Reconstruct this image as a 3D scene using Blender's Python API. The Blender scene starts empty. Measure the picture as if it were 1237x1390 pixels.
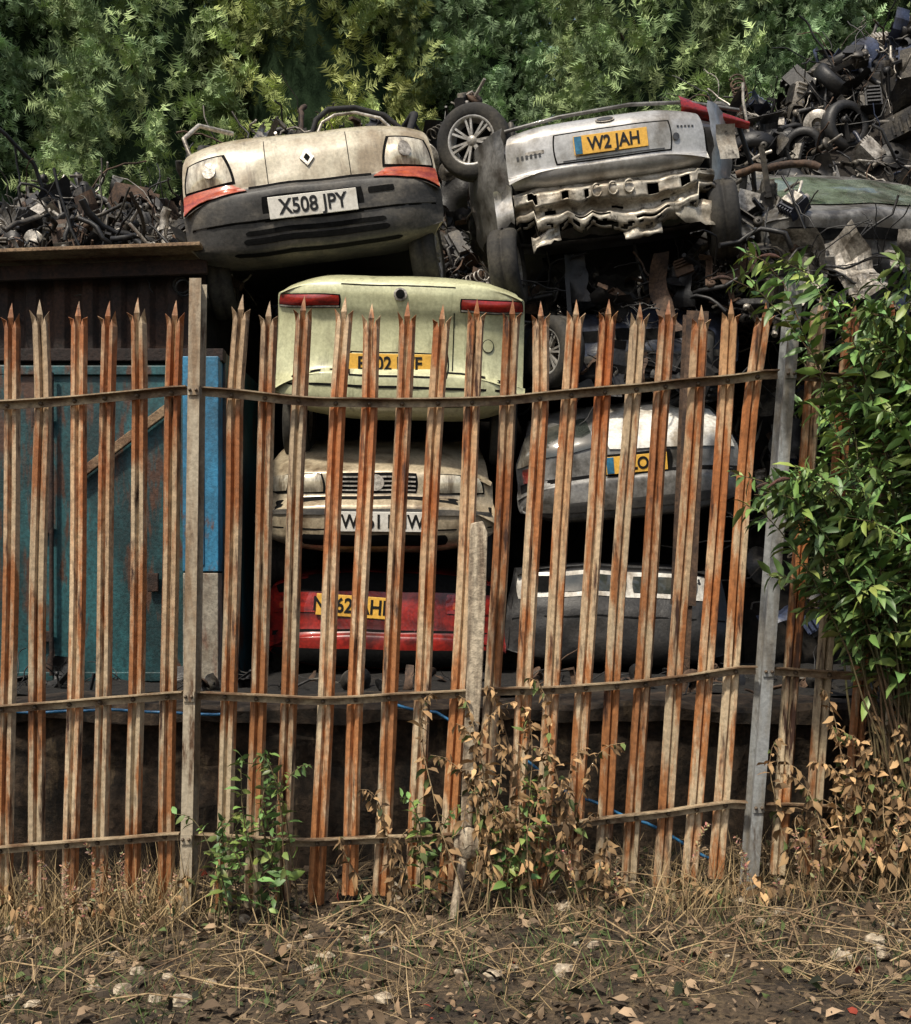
import bpy, math, random
import numpy as np
from mathutils import Vector, Matrix, Euler, noise
R = random.Random(11)
NR = np.random.default_rng(5)
scene = bpy.context.scene

# ------------------------------------------------------------------ materials
def mat(name, c1, c2=None, scale=(3,3,3), lo=.42, hi=.62, rough=.6, metal=0., c3=None, lo3=.55, hi3=.7,
        scale3=(9,9,2), fine=45, fineamt=.5, bump=.25, attr=False, spec=.4, coat=0.):
    m = bpy.data.materials.new(name); m.use_nodes = True
    nt = m.node_tree; N = nt.nodes; L = nt.links
    b = N['Principled BSDF']
    b.inputs['Roughness'].default_value = rough
    b.inputs['Metallic'].default_value = metal
    b.inputs['Specular IOR Level'].default_value = spec
    b.inputs['Coat Weight'].default_value = coat
    if attr and c2 is None:
        at = N.new('ShaderNodeVertexColor'); at.layer_name = 'Col'
        L.new(at.outputs[0], b.inputs['Base Color']); return m
    tc = N.new('ShaderNodeTexCoord')
    def nz(sc, s, det=5, w=0):
        mp = N.new('ShaderNodeMapping'); mp.inputs['Scale'].default_value = sc
        mp.inputs['Location'].default_value = (w, w*1.7, w*.3)
        L.new(tc.outputs['Object'], mp.inputs['Vector'])
        n = N.new('ShaderNodeTexNoise'); n.inputs['Scale'].default_value = s
        n.inputs['Detail'].default_value = det; n.inputs['Roughness'].default_value = .65
        L.new(mp.outputs[0], n.inputs['Vector']); return n
    def ramp(src, a, bb, v0=0., v1=1.):
        r = N.new('ShaderNodeMapRange'); r.inputs[1].default_value = a; r.inputs[2].default_value = bb
        r.inputs[3].default_value = v0; r.inputs[4].default_value = v1
        L.new(src, r.inputs[0]); return r.outputs[0]
    def mix(f, a, bcol, mode='MIX'):
        x = N.new('ShaderNodeMixRGB'); x.blend_type = mode
        for i, val in ((0, f), (1, a), (2, bcol)):
            if isinstance(val, (int, float)): x.inputs[i].default_value = val
            elif isinstance(val, tuple): x.inputs[i].default_value = (*val, 1)
            else: L.new(val, x.inputs[i])
        return x.outputs[0]
    col = mix(ramp(nz(scale, 1).outputs[0], lo, hi), c1, c2) if c2 else None
    if c3: col = mix(ramp(nz(scale3, 1, 5, 5.).outputs[0], lo3, hi3), col, c3)
    fn = nz((1,1,1), fine, 3, 2.)
    g = ramp(fn.outputs[0], .3, .7, 1-fineamt, 1+fineamt*.5)
    cb = N.new('ShaderNodeCombineXYZ')
    for i in range(3): L.new(g, cb.inputs[i])
    col = mix(1., col if col is not None else c1, cb.outputs[0], 'MULTIPLY')
    if attr:
        at = N.new('ShaderNodeVertexColor'); at.layer_name = 'Col'
        col = mix(1., col, at.outputs[0], 'MULTIPLY')
    L.new(col, b.inputs['Base Color'])
    if bump > 0:
        bp = N.new('ShaderNodeBump'); bp.inputs['Strength'].default_value = bump
        bp.inputs['Distance'].default_value = .01
        L.new(fn.outputs[0], bp.inputs['Height']); L.new(bp.outputs[0], b.inputs['Normal'])
    return m

M_pale = mat('rusty_galvanised', (.52,.41,.27), (.36,.15,.055), scale=(9,9,1.6), lo=.44, hi=.54, rough=.62,
             c3=(.055,.025,.015), lo3=.56, hi3=.66, scale3=(16,16,2.2), fine=38, fineamt=.38, attr=True, metal=.1, bump=.25)
M_post = mat('post_steel', (.40,.34,.25), (.22,.15,.09), scale=(9,9,1.8), lo=.44, hi=.62, rough=.55, metal=.15, fineamt=.3, c3=(.10,.055,.03), lo3=.58, hi3=.68, scale3=(16,16,2.5), bump=.2)
M_postg = mat('post_steel_grey', (.28,.29,.29), (.17,.15,.12), scale=(9,9,1.8), lo=.44, hi=.62, rough=.5, metal=.2, fineamt=.3, c3=(.08,.055,.035), lo3=.6, hi3=.7, scale3=(16,16,2.5), bump=.2)
M_rail = mat('rail_steel', (.36,.28,.18), (.13,.075,.04), scale=(4,9,9), lo=.42, hi=.58, rough=.6, fineamt=.4, metal=.1)
M_bolt = mat('bolt', (.10,.07,.045), rough=.5)
M_beige = mat('paint_beige_dirty', (.48,.43,.32), (.27,.215,.14), scale=(4.5,3,2.2), lo=.42, hi=.64, rough=.36, c3=(.10,.075,.045),
              lo3=.57, hi3=.74, scale3=(11,4,1.5), fineamt=.28, bump=.06, coat=.35)
M_silver = mat('paint_silver_dirty', (.44,.43,.41), (.18,.16,.13), scale=(4,4,3), lo=.47, hi=.70, rough=.33, metal=.35, fineamt=.22, bump=.04, coat=.35)
M_bare = mat('crumpled_panel', (.42,.38,.31), (.22,.18,.13), scale=(5,5,5), lo=.45, hi=.62, rough=.45, metal=.3, fineamt=.35, bump=.2, c3=(.055,.045,.035), lo3=.56, hi3=.66, scale3=(12,12,9))
M_green = mat('paint_pale_green', (.52,.52,.32), (.36,.35,.21), scale=(5,5,2.5), lo=.45, hi=.7, rough=.34, fineamt=.22, bump=.05, coat=.4,
              c3=(.11,.10,.055), lo3=.58, hi3=.76, scale3=(12,5,1.8))
M_gold = mat('paint_champagne', (.46,.38,.26), (.16,.115,.07), scale=(5,5,4), lo=.44, hi=.66, rough=.34, metal=.2, fineamt=.32, bump=.05, coat=.25)
M_red = mat('paint_red', (.28,.016,.010), (.06,.007,.006), scale=(4,4,4), lo=.42, hi=.64, rough=.35, fineamt=.4, bump=.05, coat=.3)
M_white = mat('paint_white_dirty', (.66,.64,.58), (.26,.22,.17), scale=(5,5,3), lo=.44, hi=.66, rough=.38, fineamt=.3, bump=.04)
M_dgrey = mat('paint_dark_grey', (.055,.055,.057), (.024,.022,.02), scale=(5,5,4), rough=.35, fineamt=.4, bump=.05, coat=.3)
M_wing = mat('paint_grimy_wing', (.17,.165,.155), (.045,.04,.033), scale=(5,5,4), rough=.38, fineamt=.35, bump=.05, coat=.25)
M_navy = mat('paint_dark_blue', (.024,.03,.05), (.012,.012,.015), scale=(5,5,4), rough=.4, fineamt=.5, coat=.2)
M_plast = mat('bumper_plastic', (.045,.043,.040), (.17,.15,.12), scale=(3,3,6), lo=.47, hi=.80, rough=.55, fineamt=.4, bump=.15)
M_black = mat('black_void', (.006,.006,.006), rough=.9, spec=.1)
M_rubber = mat('tyre_rubber', (.018,.017,.016), (.05,.044,.034), rough=.85, fineamt=.5)
M_alloy = mat('alloy', (.48,.47,.45), (.22,.2,.17), rough=.4, metal=.3, fineamt=.4)
M_lampc = mat('lamp_clear', (.68,.61,.46), (.28,.23,.16), scale=(22,3,5), rough=.14, fineamt=.25, bump=.08, coat=.8, metal=.25)
M_lampr = mat('lamp_red', (.32,.02,.012), (.12,.012,.01), scale=(8,8,20), rough=.2, coat=.8, fineamt=.3, bump=.1)
M_lampo = mat('lamp_orange', (.42,.085,.03), (.24,.035,.015), scale=(8,8,20), rough=.25, coat=.6, fineamt=.3, bump=.1)
M_platew = mat('plate_white', (.70,.67,.60), (.40,.35,.27), lo=.5, hi=.75, rough=.4, fineamt=.2, bump=0)
M_platey = mat('plate_yellow', (.74,.42,.07), (.50,.26,.05), lo=.5, hi=.75, rough=.4, fineamt=.2, bump=0)
M_txt = mat('plate_black', (.01,.01,.01), rough=.4)
M_teal = mat('container_teal', (.018,.085,.095), (.007,.028,.031), scale=(3,3,1.2), lo=.38, hi=.58, rough=.5, c3=(.06,.028,.016), lo3=.52, hi3=.60,
             scale3=(8,8,1.8), fineamt=.5)
M_blue = mat('container_blue', (.03,.18,.32), (.02,.085,.14), scale=(3,3,2), rough=.5, c3=(.10,.05,.03), lo3=.56, hi3=.64, scale3=(8,8,3), fineamt=.35)
M_greyp = mat('container_greyed', (.27,.24,.19), (.12,.09,.06), scale=(4,4,3), rough=.6, c3=(.12,.05,.03), fineamt=.45)
M_rustd = mat('rust_dark', (.016,.009,.007), (.042,.019,.011), scale=(3,3,3), rough=.85, c3=(.007,.005,.004), fineamt=.6, bump=.6)
M_rustl = mat('rust_tan', (.24,.16,.09), (.10,.05,.025), scale=(4,4,4), rough=.8, fineamt=.5, bump=.5)
M_s1 = mat('scrap_dark', (.028,.026,.025), (.09,.078,.06), scale=(5,5,5), rough=.5, metal=.2, fineamt=.6)
M_s2 = mat('scrap_rust', (.095,.056,.034), (.035,.022,.016), scale=(6,6,6), rough=.8, fineamt=.6)
M_s3 = mat('scrap_alloy', (.50,.46,.40), (.14,.12,.095), scale=(6,6,6), rough=.4, metal=.3, fineamt=.6)
M_s4 = mat('scrap_black', (.010,.010,.011), (.028,.026,.024), rough=.5, fineamt=.5)
M_s5 = mat('scrap_blue', (.040,.052,.095), (.018,.02,.03), rough=.4, fineamt=.5)
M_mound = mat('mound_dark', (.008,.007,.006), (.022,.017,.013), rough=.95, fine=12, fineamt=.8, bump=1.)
M_wallr = mat('retaining_stone', (.045,.03,.019), (.012,.009,.006), scale=(5,5,5), rough=.95, c3=(.10,.07,.04), lo3=.58, fine=25, fineamt=.7, bump=1.)
M_backing = mat('backing_wall_dark', (.03,.02,.015), (.012,.01,.009), rough=.95)  # near-black colour stands in for the shade behind the stacks
M_soil = mat('soil', (.075,.052,.03), (.024,.017,.011), scale=(4,4,4), rough=.95, c3=(.12,.085,.045), scale3=(14,14,14), fine=50, fineamt=.7, bump=.9)
M_yard = mat('yard_dirt', (.012,.010,.008), (.005,.0045,.004), scale=(6,6,6), rough=.95, bump=1., fineamt=.8)
M_leaf = mat('leaf_green', (.95,.95,.95), None, rough=.45, attr=True, spec=.4)
M_dead = mat('leaf_dead', (.95,.92,.88), None, rough=.85, attr=True)
M_conif = mat('conifer_foliage', (.95,.95,.95), None, rough=.7, attr=True, spec=.2)
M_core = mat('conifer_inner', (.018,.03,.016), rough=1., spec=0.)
M_bark = mat('bark', (.06,.04,.025), (.03,.02,.015), rough=.95, bump=.8)
M_stem = mat('stem', (.10,.10,.04), (.12,.075,.04), rough=.8)
M_dstem = mat('dry_stem', (.36,.26,.14), (.16,.10,.055), rough=.9)
M_flower = mat('dried_flower', (.10,.045,.035), (.05,.03,.022), rough=.9, bump=1., fine=90)
M_wood = mat('weathered_wood', (.44,.37,.27), (.17,.125,.085), scale=(24,24,2), rough=.85, fineamt=.5, bump=.6)
M_hose = mat('hose_blue', (.02,.13,.28), rough=.45)
M_glassg = mat('dirty_glass', (.17,.21,.16), (.06,.07,.05), rough=.15, coat=.8, fineamt=.3, bump=0)
M_glassd = mat('dark_glass', (.03,.035,.03), (.09,.085,.07), rough=.12, coat=.8, fineamt=.3, bump=0)
M_interior = mat('interior_dark', (.012,.012,.013), (.028,.025,.021), rough=.8)

# ------------------------------------------------------------------ mesh builder
class MB:
    def __init__(s): s.v=[]; s.f=[]; s.m=[]; s.c=[]; s.sm=[]
    def add(s, vs, fs, mi=0, M=None, col=(1,1,1), smooth=False):
        o=len(s.v)
        if M is not None: vs=[M@Vector(p) for p in vs]
        s.v += [tuple(p) for p in vs]
        s.f += [tuple(i+o for i in f) for f in fs]
        s.m += [mi]*len(fs); s.sm += [smooth]*len(fs); s.c += [col]*len(vs)
    def box(s, c, d, mi=0, M=None, col=(1,1,1)):
        x,y,z=c; a,b,h=d[0]/2,d[1]/2,d[2]/2
        vs=[(x+i*a,y+j*b,z+k*h) for i in(-1,1) for j in(-1,1) for k in(-1,1)]
        s.add(vs,[(0,1,3,2),(4,6,7,5),(0,4,5,1),(2,3,7,6),(0,2,6,4),(1,5,7,3)],mi,M,col)
    def tube(s, pts, r, n=7, mi=0, M=None, col=(1,1,1), cap=True):
        pts=[Vector(p) for p in pts]; vs=[]; fs=[]; K=len(pts)
        rr = r if isinstance(r,(list,tuple)) else [r]*K
        up=Vector((.3,.2,.9)).normalized()
        for i,p in enumerate(pts):
            t=(pts[min(i+1,K-1)]-pts[max(i-1,0)])
            if t.length<1e-6: t=Vector((0,0,1))
            t.normalize()
            a=t.cross(up)
            if a.length<.05: a=t.cross(Vector((1,0,0)))
            a.normalize(); b=t.cross(a)
            for j in range(n):
                an=2*math.pi*j/n; vs.append(p+(a*math.cos(an)+b*math.sin(an))*rr[i])
        for i in range(K-1):
            for j in range(n):
                j2=(j+1)%n; fs.append((i*n+j,i*n+j2,(i+1)*n+j2,(i+1)*n+j))
        s.add(vs,fs,mi,M,col,True)
        if cap:
            s.add(vs[:n],[tuple(range(n))],mi,M,col); s.add(vs[-n:],[tuple(reversed(range(n)))],mi,M,col)
    def lathe(s, prof, n=28, mi=0, M=None, col=(1,1,1), smooth=True):
        vs=[];fs=[];K=len(prof)
        for r,y in prof:
            for j in range(n):
                a=2*math.pi*j/n; vs.append((r*math.cos(a),y,r*math.sin(a)))
        for i in range(K-1):
            for j in range(n):
                j2=(j+1)%n; fs.append((i*n+j,i*n+j2,(i+1)*n+j2,(i+1)*n+j))
        s.add(vs,fs,mi,M,col,smooth)
    def sheet(s, grid, mi=0, M=None, smooth=True):
        n=len(grid); m=len(grid[0]); vs=[p for r in grid for p in r]
        s.add(vs,[(i*m+j,(i+1)*m+j,(i+1)*m+j+1,i*m+j+1) for i in range(n-1) for j in range(m-1)],mi,M,smooth=smooth)
    def obj(s, name, mats, parent=None, loc=None, rot=None, bevel=0):
        me=bpy.data.meshes.new(name); me.from_pydata(s.v,[],s.f)
        for m in mats: me.materials.append(m)
        me.polygons.foreach_set('material_index', s.m)
        me.polygons.foreach_set('use_smooth', s.sm)
        ca=me.color_attributes.new('Col','FLOAT_COLOR','POINT')
        arr=np.ones((len(s.v),4),dtype=np.float32); arr[:,:3]=np.array(s.c,dtype=np.float32)
        ca.data.foreach_set('color', arr.ravel())
        me.update()
        o=bpy.data.objects.new(name,me); scene.collection.objects.link(o)
        if parent: o.parent=parent
        if loc: o.location=loc
        if rot: o.rotation_euler=rot
        if bevel:
            b=o.modifiers.new('b','BEVEL'); b.width=bevel; b.segments=2; b.limit_method='ANGLE'
        return o
def empty(name, loc=(0,0,0), rot=(0,0,0)):
    e=bpy.data.objects.new(name,None); scene.collection.objects.link(e)
    e.location=loc; e.rotation_euler=rot; e.empty_display_size=.1; return e

def scatter(name, tv, tf, mats, locs, cols, material, parent=None, smooth=False):
    tv=np.array(tv,dtype=np.float32); tf=np.array(tf,dtype=np.int32)
    N=len(locs); n=len(tv); k=tf.shape[1]
    V=np.einsum('nij,vj->nvi', mats.astype(np.float32), tv)+locs[:,None,:].astype(np.float32)
    F=(tf[None]+ (np.arange(N)*n)[:,None,None]).reshape(-1)
    me=bpy.data.meshes.new(name)
    me.vertices.add(N*n); me.vertices.foreach_set('co', V.ravel())
    me.loops.add(len(F)); me.loops.foreach_set('vertex_index', F.astype(np.int32))
    P=N*len(tf); me.polygons.add(P)
    me.polygons.foreach_set('loop_start', np.arange(P,dtype=np.int32)*k)
    me.update(calc_edges=True)
    ca=me.color_attributes.new('Col','FLOAT_COLOR','POINT')
    arr=np.ones((N,n,4),dtype=np.float32)
    vv=.86+.28*NR.random((N,n,1)); arr[:,:,:3]=cols[:,None,:]*vv
    ca.data.foreach_set('color', arr.ravel())
    me.materials.append(material)
    if smooth: me.polygons.foreach_set('use_smooth',[True]*P)
    me.validate()
    o=bpy.data.objects.new(name,me); scene.collection.objects.link(o)
    if parent: o.parent=parent
    return o
def bases(d, size, wid=1., rollv=None):
    d=d/np.linalg.norm(d,axis=1,keepdims=True)
    r=NR.normal(size=d.shape) if rollv is None else rollv
    s=np.cross(d,r); s/=np.linalg.norm(s,axis=1,keepdims=True)+1e-9
    n=np.cross(s,d)
    M=np.stack([s*wid,d,n],axis=2)
    return M*np.asarray(size)[:,None,None]
LEAF_V=[(0,0,0),(0,.35,0),(0,.7,-.05),(0,1,-.16),(-.15,.35,.05),(-.11,.7,0),(.15,.35,.05),(.11,.7,0)]
LEAF_F=[(0,1,4),(1,5,4),(1,2,5),(2,3,5),(0,6,1),(1,6,7),(1,7,2),(2,7,3)]
CURL_V=[(0,0,0),(0,.35,.08),(0,.7,.05),(.05,1,-.22),(-.13,.35,.16),(-.12,.7,.12),(.15,.35,-.02),(.08,.72,-.1)]

# ------------------------------------------------------------------ ground
def gz(x,y=5.2):
    return .05*(max(-5,min(5,x))+1.2)
def gnoise(x,y): return .035*noise.noise(Vector((x*2.2,y*2.2,0)))+.02*noise.noise(Vector((x*7,y*7,3)))
def build_ground():
    xs=list(np.linspace(-5,5,60)); xs=[-150,-60,-25,-12,-7]+xs+[7,12,25,60,150]
    ys=[-60,-25,-10,-3,0,1.5,2.5]+list(np.linspace(3.2,7.0,34))+[9,14,30,80,200]
    V=[];F=[]
    for y in ys:
        for x in xs:
            z=gz(x)
            if abs(x)<6 and 3<y<7.2: z+=gnoise(x,y)
            V.append((x,y,z))
    n=len(xs)
    for j in range(len(ys)-1):
        for i in range(n-1): F.append((j*n+i,j*n+i+1,(j+1)*n+i+1,(j+1)*n+i))
    b=MB(); b.add(V,F,0,smooth=True); b.obj('ground',[M_soil])
build_ground()
V=[];F=[];nx,ny=110,24
for j in range(ny+1):
    for i in range(nx+1):
        x=-6+12*i/nx; y=6.35+2.2*j/ny; V.append((x,y,.905+.05*max(0,noise.noise(Vector((x*3,y*3,8))))+.03*noise.noise(Vector((x*9,y*9,8)))))
for j in range(ny):
    for i in range(nx): F.append((j*(nx+1)+i,j*(nx+1)+i+1,(j+1)*(nx+1)+i+1,(j+1)*(nx+1)+i))
b=MB(); b.add(V,F); b.add([(-30,6.35,.86),(30,6.35,.86),(30,60,.86),(-30,60,.86)],[(0,1,2,3)]); b.obj('yard_ground',[M_yard])
def retaining():
    V=[];F=[];nx=200
    prof=[(6.02,-.2),(6.0,.15),(5.98,.35),(6.0,.55),(5.98,.72),(5.98,.80),(5.9,.81),(5.9,.88),(5.94,.905),(6.2,.91),(6.4,.905)]
    for i in range(nx+1):
        x=-8+16*i/nx
        for y,z in prof:
            q=Vector((x*3,y*3,z*6))
            V.append((x,y+.07*noise.noise(q),z+.04*noise.noise(q+Vector((9,1,1)))))
    K=len(prof)
    for i in range(nx):
        for k in range(K-1): F.append((i*K+k,(i+1)*K+k,(i+1)*K+k+1,i*K+k+1))
    b=MB(); b.add(V,F,0,smooth=False); b.obj('retaining_wall',[M_wallr])
retaining()

# ------------------------------------------------------------------ fence
FY=5.2
def fy(x,z): return FY+.045*math.sin(x*1.9+.6)+.035*math.sin(x*3.7+z)*(z/2.9)   # bowed plan line
def lean(xt):
    return float(np.interp(xt,[-4,-2.1,-1.2,-.55,.1,.9,1.46,2.1,4],[.02,.03,.055,.12,.15,.19,.23,.21,.2]))
def top_to_x(xt,z): return xt-lean(xt)*(2.9-z)/2.9
rail_x=[-4,-2.14,-1.26,-1.15,-.58,.28,.98,1.5,1.62,2.14,4.2]
rails={'top':[2.36,2.40,2.45,2.44,2.405,2.42,2.485,2.54,2.53,2.49,2.4],
       'middle':[.92,.965,1.038,1.04,1.01,1.04,1.08,1.155,1.15,1.12,1.1],
       'bottom':[.26,.30,.387,.38,.345,.365,.45,.53,.52,.49,.47]}
PALES=[8,55,103,146,192,240,322,367,412,462,507,552,601,648,697,740,783,829,872,912,957,997,1037,1116,1160,1207,1252,1298,1345,1390]
PALES=[(u-618)/288.5 for u in PALES]
PALES+=[PALES[0]-.158*(i+1) for i in range(10)]
def build_fence():
    e=empty('palisade_fence')
    pb=MB()
    prof=[(-.038,.018),(-.027,-.008),(-.012,-.008),(0,.013),(.012,-.008),(.027,-.008),(.038,.018)]
    for xt in PALES:
        zt=2.90+R.uniform(-.02,.02); zb=gz(xt)+R.uniform(0,.05)
        bend=R.uniform(-.013,.013); tw=R.uniform(-.22,.22); ph=R.uniform(0,6)
        levels=[zb+(zt-.125-zb)*i/20 for i in range(21)]
        yoff=R.uniform(-.004,.006); tl=R.uniform(-.03,.03); kink=R.uniform(-.035,.035) if R.random()<.3 else 0
        def pos(px,py,z):
            cx=top_to_x(xt,z)+bend*math.sin((z-zb)/2.9*math.pi)+.003*math.sin(z*3+ph)+kink*max(0,z-2.42)*2
            a=tw*.6+tw*.4*math.sin(z*1.1+ph)
            return (cx+px*math.cos(a)-py*math.sin(a), fy(xt,z)+.022+yoff+tl*max(0,z-2.45)+py*math.cos(a)+px*math.sin(a), z)
        vs=[];fs=[]
        for z in levels:
            for px,py in prof: vs.append(pos(px,py,z))
        nl=len(levels)-1
        for i in range(nl):
            for j in range(6): fs.append((i*7+j,i*7+j+1,(i+1)*7+j+1,(i+1)*7+j))
        T=nl*7
        # triple-point head: broad centre spike, short splayed side points
        n0=len(vs)
        vs+= [pos(-.014,-.004,zt-.075),pos(-.007,.002,zt-.035),pos(0,.012,zt),pos(.007,.002,zt-.035),pos(.014,-.004,zt-.075)]
        fs+= [(T+2,T+3,n0),(T+3,n0+4,n0),(T+3,T+4,n0+4),(n0,n0+4,n0+3,n0+1),(n0+1,n0+3,n0+2)]
        d=R.uniform(.004,.018); hl=R.uniform(.055,.08); hr=R.uniform(.055,.08)
        n1=len(vs)
        vs+= [pos(-.040,.012-d*.5,zt-.095),pos(-.020,-.004,zt-.09),pos(-.045,.004-d*1.2,zt-hl)]
        fs+= [(T+0,T+1,n1+1,n1),(T+1,T+2,n1+1),(n1,n1+1,n1+2)]
        n2=len(vs)
        vs+= [pos(.040,.012-d*.5,zt-.095),pos(.020,-.004,zt-.09),pos(.045,.004-d*1.2,zt-hr)]
        fs+= [(T+6,n2,n2+1,T+5),(T+5,n2+1,T+4),(n2,n2+2,n2+1)]
        base=R.uniform(.66,1.08); o=len(pb.v); rustb=R.uniform(0,1)
        pb.add(vs,fs,0)
        for i in range(o,len(pb.v)):
            z=pb.v[i][2]; h=max(0,min(1,(z-.9)/1.5)); rr=.5+.5*noise.noise(Vector((xt*9,0,z*1.3)))
            warm=h*(.25+.75*rustb)*rr*1.5; tipd=1-.6*max(0,(z-2.6)/.3)*rr
            pb.c[i]=(base*(1.0-.08*warm)*tipd,base*(1.0-.36*warm)*tipd,base*(1.0-.55*warm)*tipd)
    o=pb.obj('pales',[M_pale],e)
    s=o.modifiers.new('s','SOLIDIFY'); s.thickness=.0035; s.offset=0
    rb=MB()
    def rail(name,x0,x1):
        zs=rails[name]; n=40
        pts=[]
        for i in range(n+1):
            x=x0+(x1-x0)*i/n
            z=float(np.interp(x,rail_x,zs)); pts.append((x-lean(x)*(2.9-z)/2.9,z,x))
        sec=[(-.004,-.020),(-.010,-.020),(-.010,.014),(-.046,.014),(-.046,.020),(-.004,.020)]
        vs=[];fs=[]
        for x,z,xo in pts:
            w=.006*noise.noise(Vector((x*3,z,0)))
            for py,pz in sec: vs.append((x,fy(xo,z)+py-abs(w),z+pz+w*1.4))
        K=6
        for i in range(n):
            for k in range(K):
                k2=(k+1)%K; fs.append((i*K+k,i*K+k2,(i+1)*K+k2,(i+1)*K+k))
        fs+=[tuple(range(K)),tuple(n*K+k for k in reversed(range(K)))]
        rb.add(vs,fs,0)
    for nm in rails:
        rail(nm,-4.2,-1.235); rail(nm,-1.165,1.545); rail(nm,1.625,4.2)
        for xt in PALES:
            z=float(np.interp(xt,rail_x,rails[nm])); x=top_to_x(xt,z)
            rb.lathe([(0,-.028),(.008,-.026),(.011,-.020),(.011,-.008)],8,1,Matrix.Translation((x,fy(xt,z),z-.004)))
    rb.obj('rails',[M_rail,M_bolt],e)
    for xt,m,ztop,zb in ((-1.19,M_post,2.955,-.1),(1.585,M_postg,2.99,.0),(-3.95,M_post,2.95,-.3),(4.33,M_post,2.95,.0)):
        b=MB()
        def px(z): return xt-lean(xt)*(2.9-z)/2.9
        n=12
        for (ox,w,oy,d) in ((0,.054,-.058,.007),(0,.006,-.0,.108),(0,.054,.058,.007)):
            vs=[];fs=[]
            for i in range(n+1):
                z=zb+(ztop-zb)*i/n
                for sx,sy in ((-1,-1),(1,-1),(1,1),(-1,1)):
                    vs.append((px(z)+ox+sx*w/2, fy(xt,z)+oy+sy*d/2-.012, z))
            for i in range(n):
                for k in range(4):
                    k2=(k+1)%4; fs.append((i*4+k,i*4+k2,(i+1)*4+k2,(i+1)*4+k))
            fs+=[(3,2,1,0),(n*4,n*4+1,n*4+2,n*4+3)]
            b.add(vs,fs,0)
        for nm in rails:
            z=float(np.interp(xt,rail_x,rails[nm])); yy=fy(xt,z)
            b.box((px(z),yy-.080,z),(.05,.006,.045),0)
            for sx in(-.014,.014): b.lathe([(0,-.012),(.007,-.010),(.008,0)],8,1,Matrix.Translation((px(z)+sx,yy-.083,z)))
        b.obj('post',[m,M_bolt],e)
build_fence()

def stake():
    e=empty('wooden_post')
    b=MB()
    P=[(.045,5.04,.36),(.06,5.05,.7),(.085,5.06,1.1),(.098,5.06,1.5),(.105,5.06,1.79)]
    vs=[];fs=[]
    for i,p in enumerate(P):
        w=[.024,.030,.036,.040,.041][i]
        for sx,sy in ((-1,-1),(1,-1),(1,1),(-1,1)):
            vs.append((p[0]+sx*w,p[1]+sy*w*.7,p[2]))
    for i in range(4):
        for k in range(4):
            k2=(k+1)%4; fs.append((i*4+k,i*4+k2,(i+1)*4+k2,(i+1)*4+k))
    n=len(vs); vs+=[(.070,5.04,1.835),(.125,5.04,1.845),(.125,5.08,1.845),(.070,5.08,1.835)]
    for k in range(4):
        k2=(k+1)%4; fs.append((16+k,16+k2,n+k2,n+k))
    fs.append((n,n+1,n+2,n+3))
    b.add(vs,fs); b.obj('shaft',[M_wood],e,bevel=.006)
    b=MB()
    b.tube([(-.03,4.94,gz(0)-.12),(.0,4.96,.12),(.03,5.0,.28),(.05,5.04,.40)],.022,8,0)
    b.lathe([(0,-.02),(.055,-.018),(.064,-.004),(.060,.012),(0,.014)],20,0,Matrix.Translation((.055,5.0,.385))@Matrix.Diagonal((1,1,1.15,1)))
    b.obj('stub',[M_wood],e)
stake()

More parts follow.
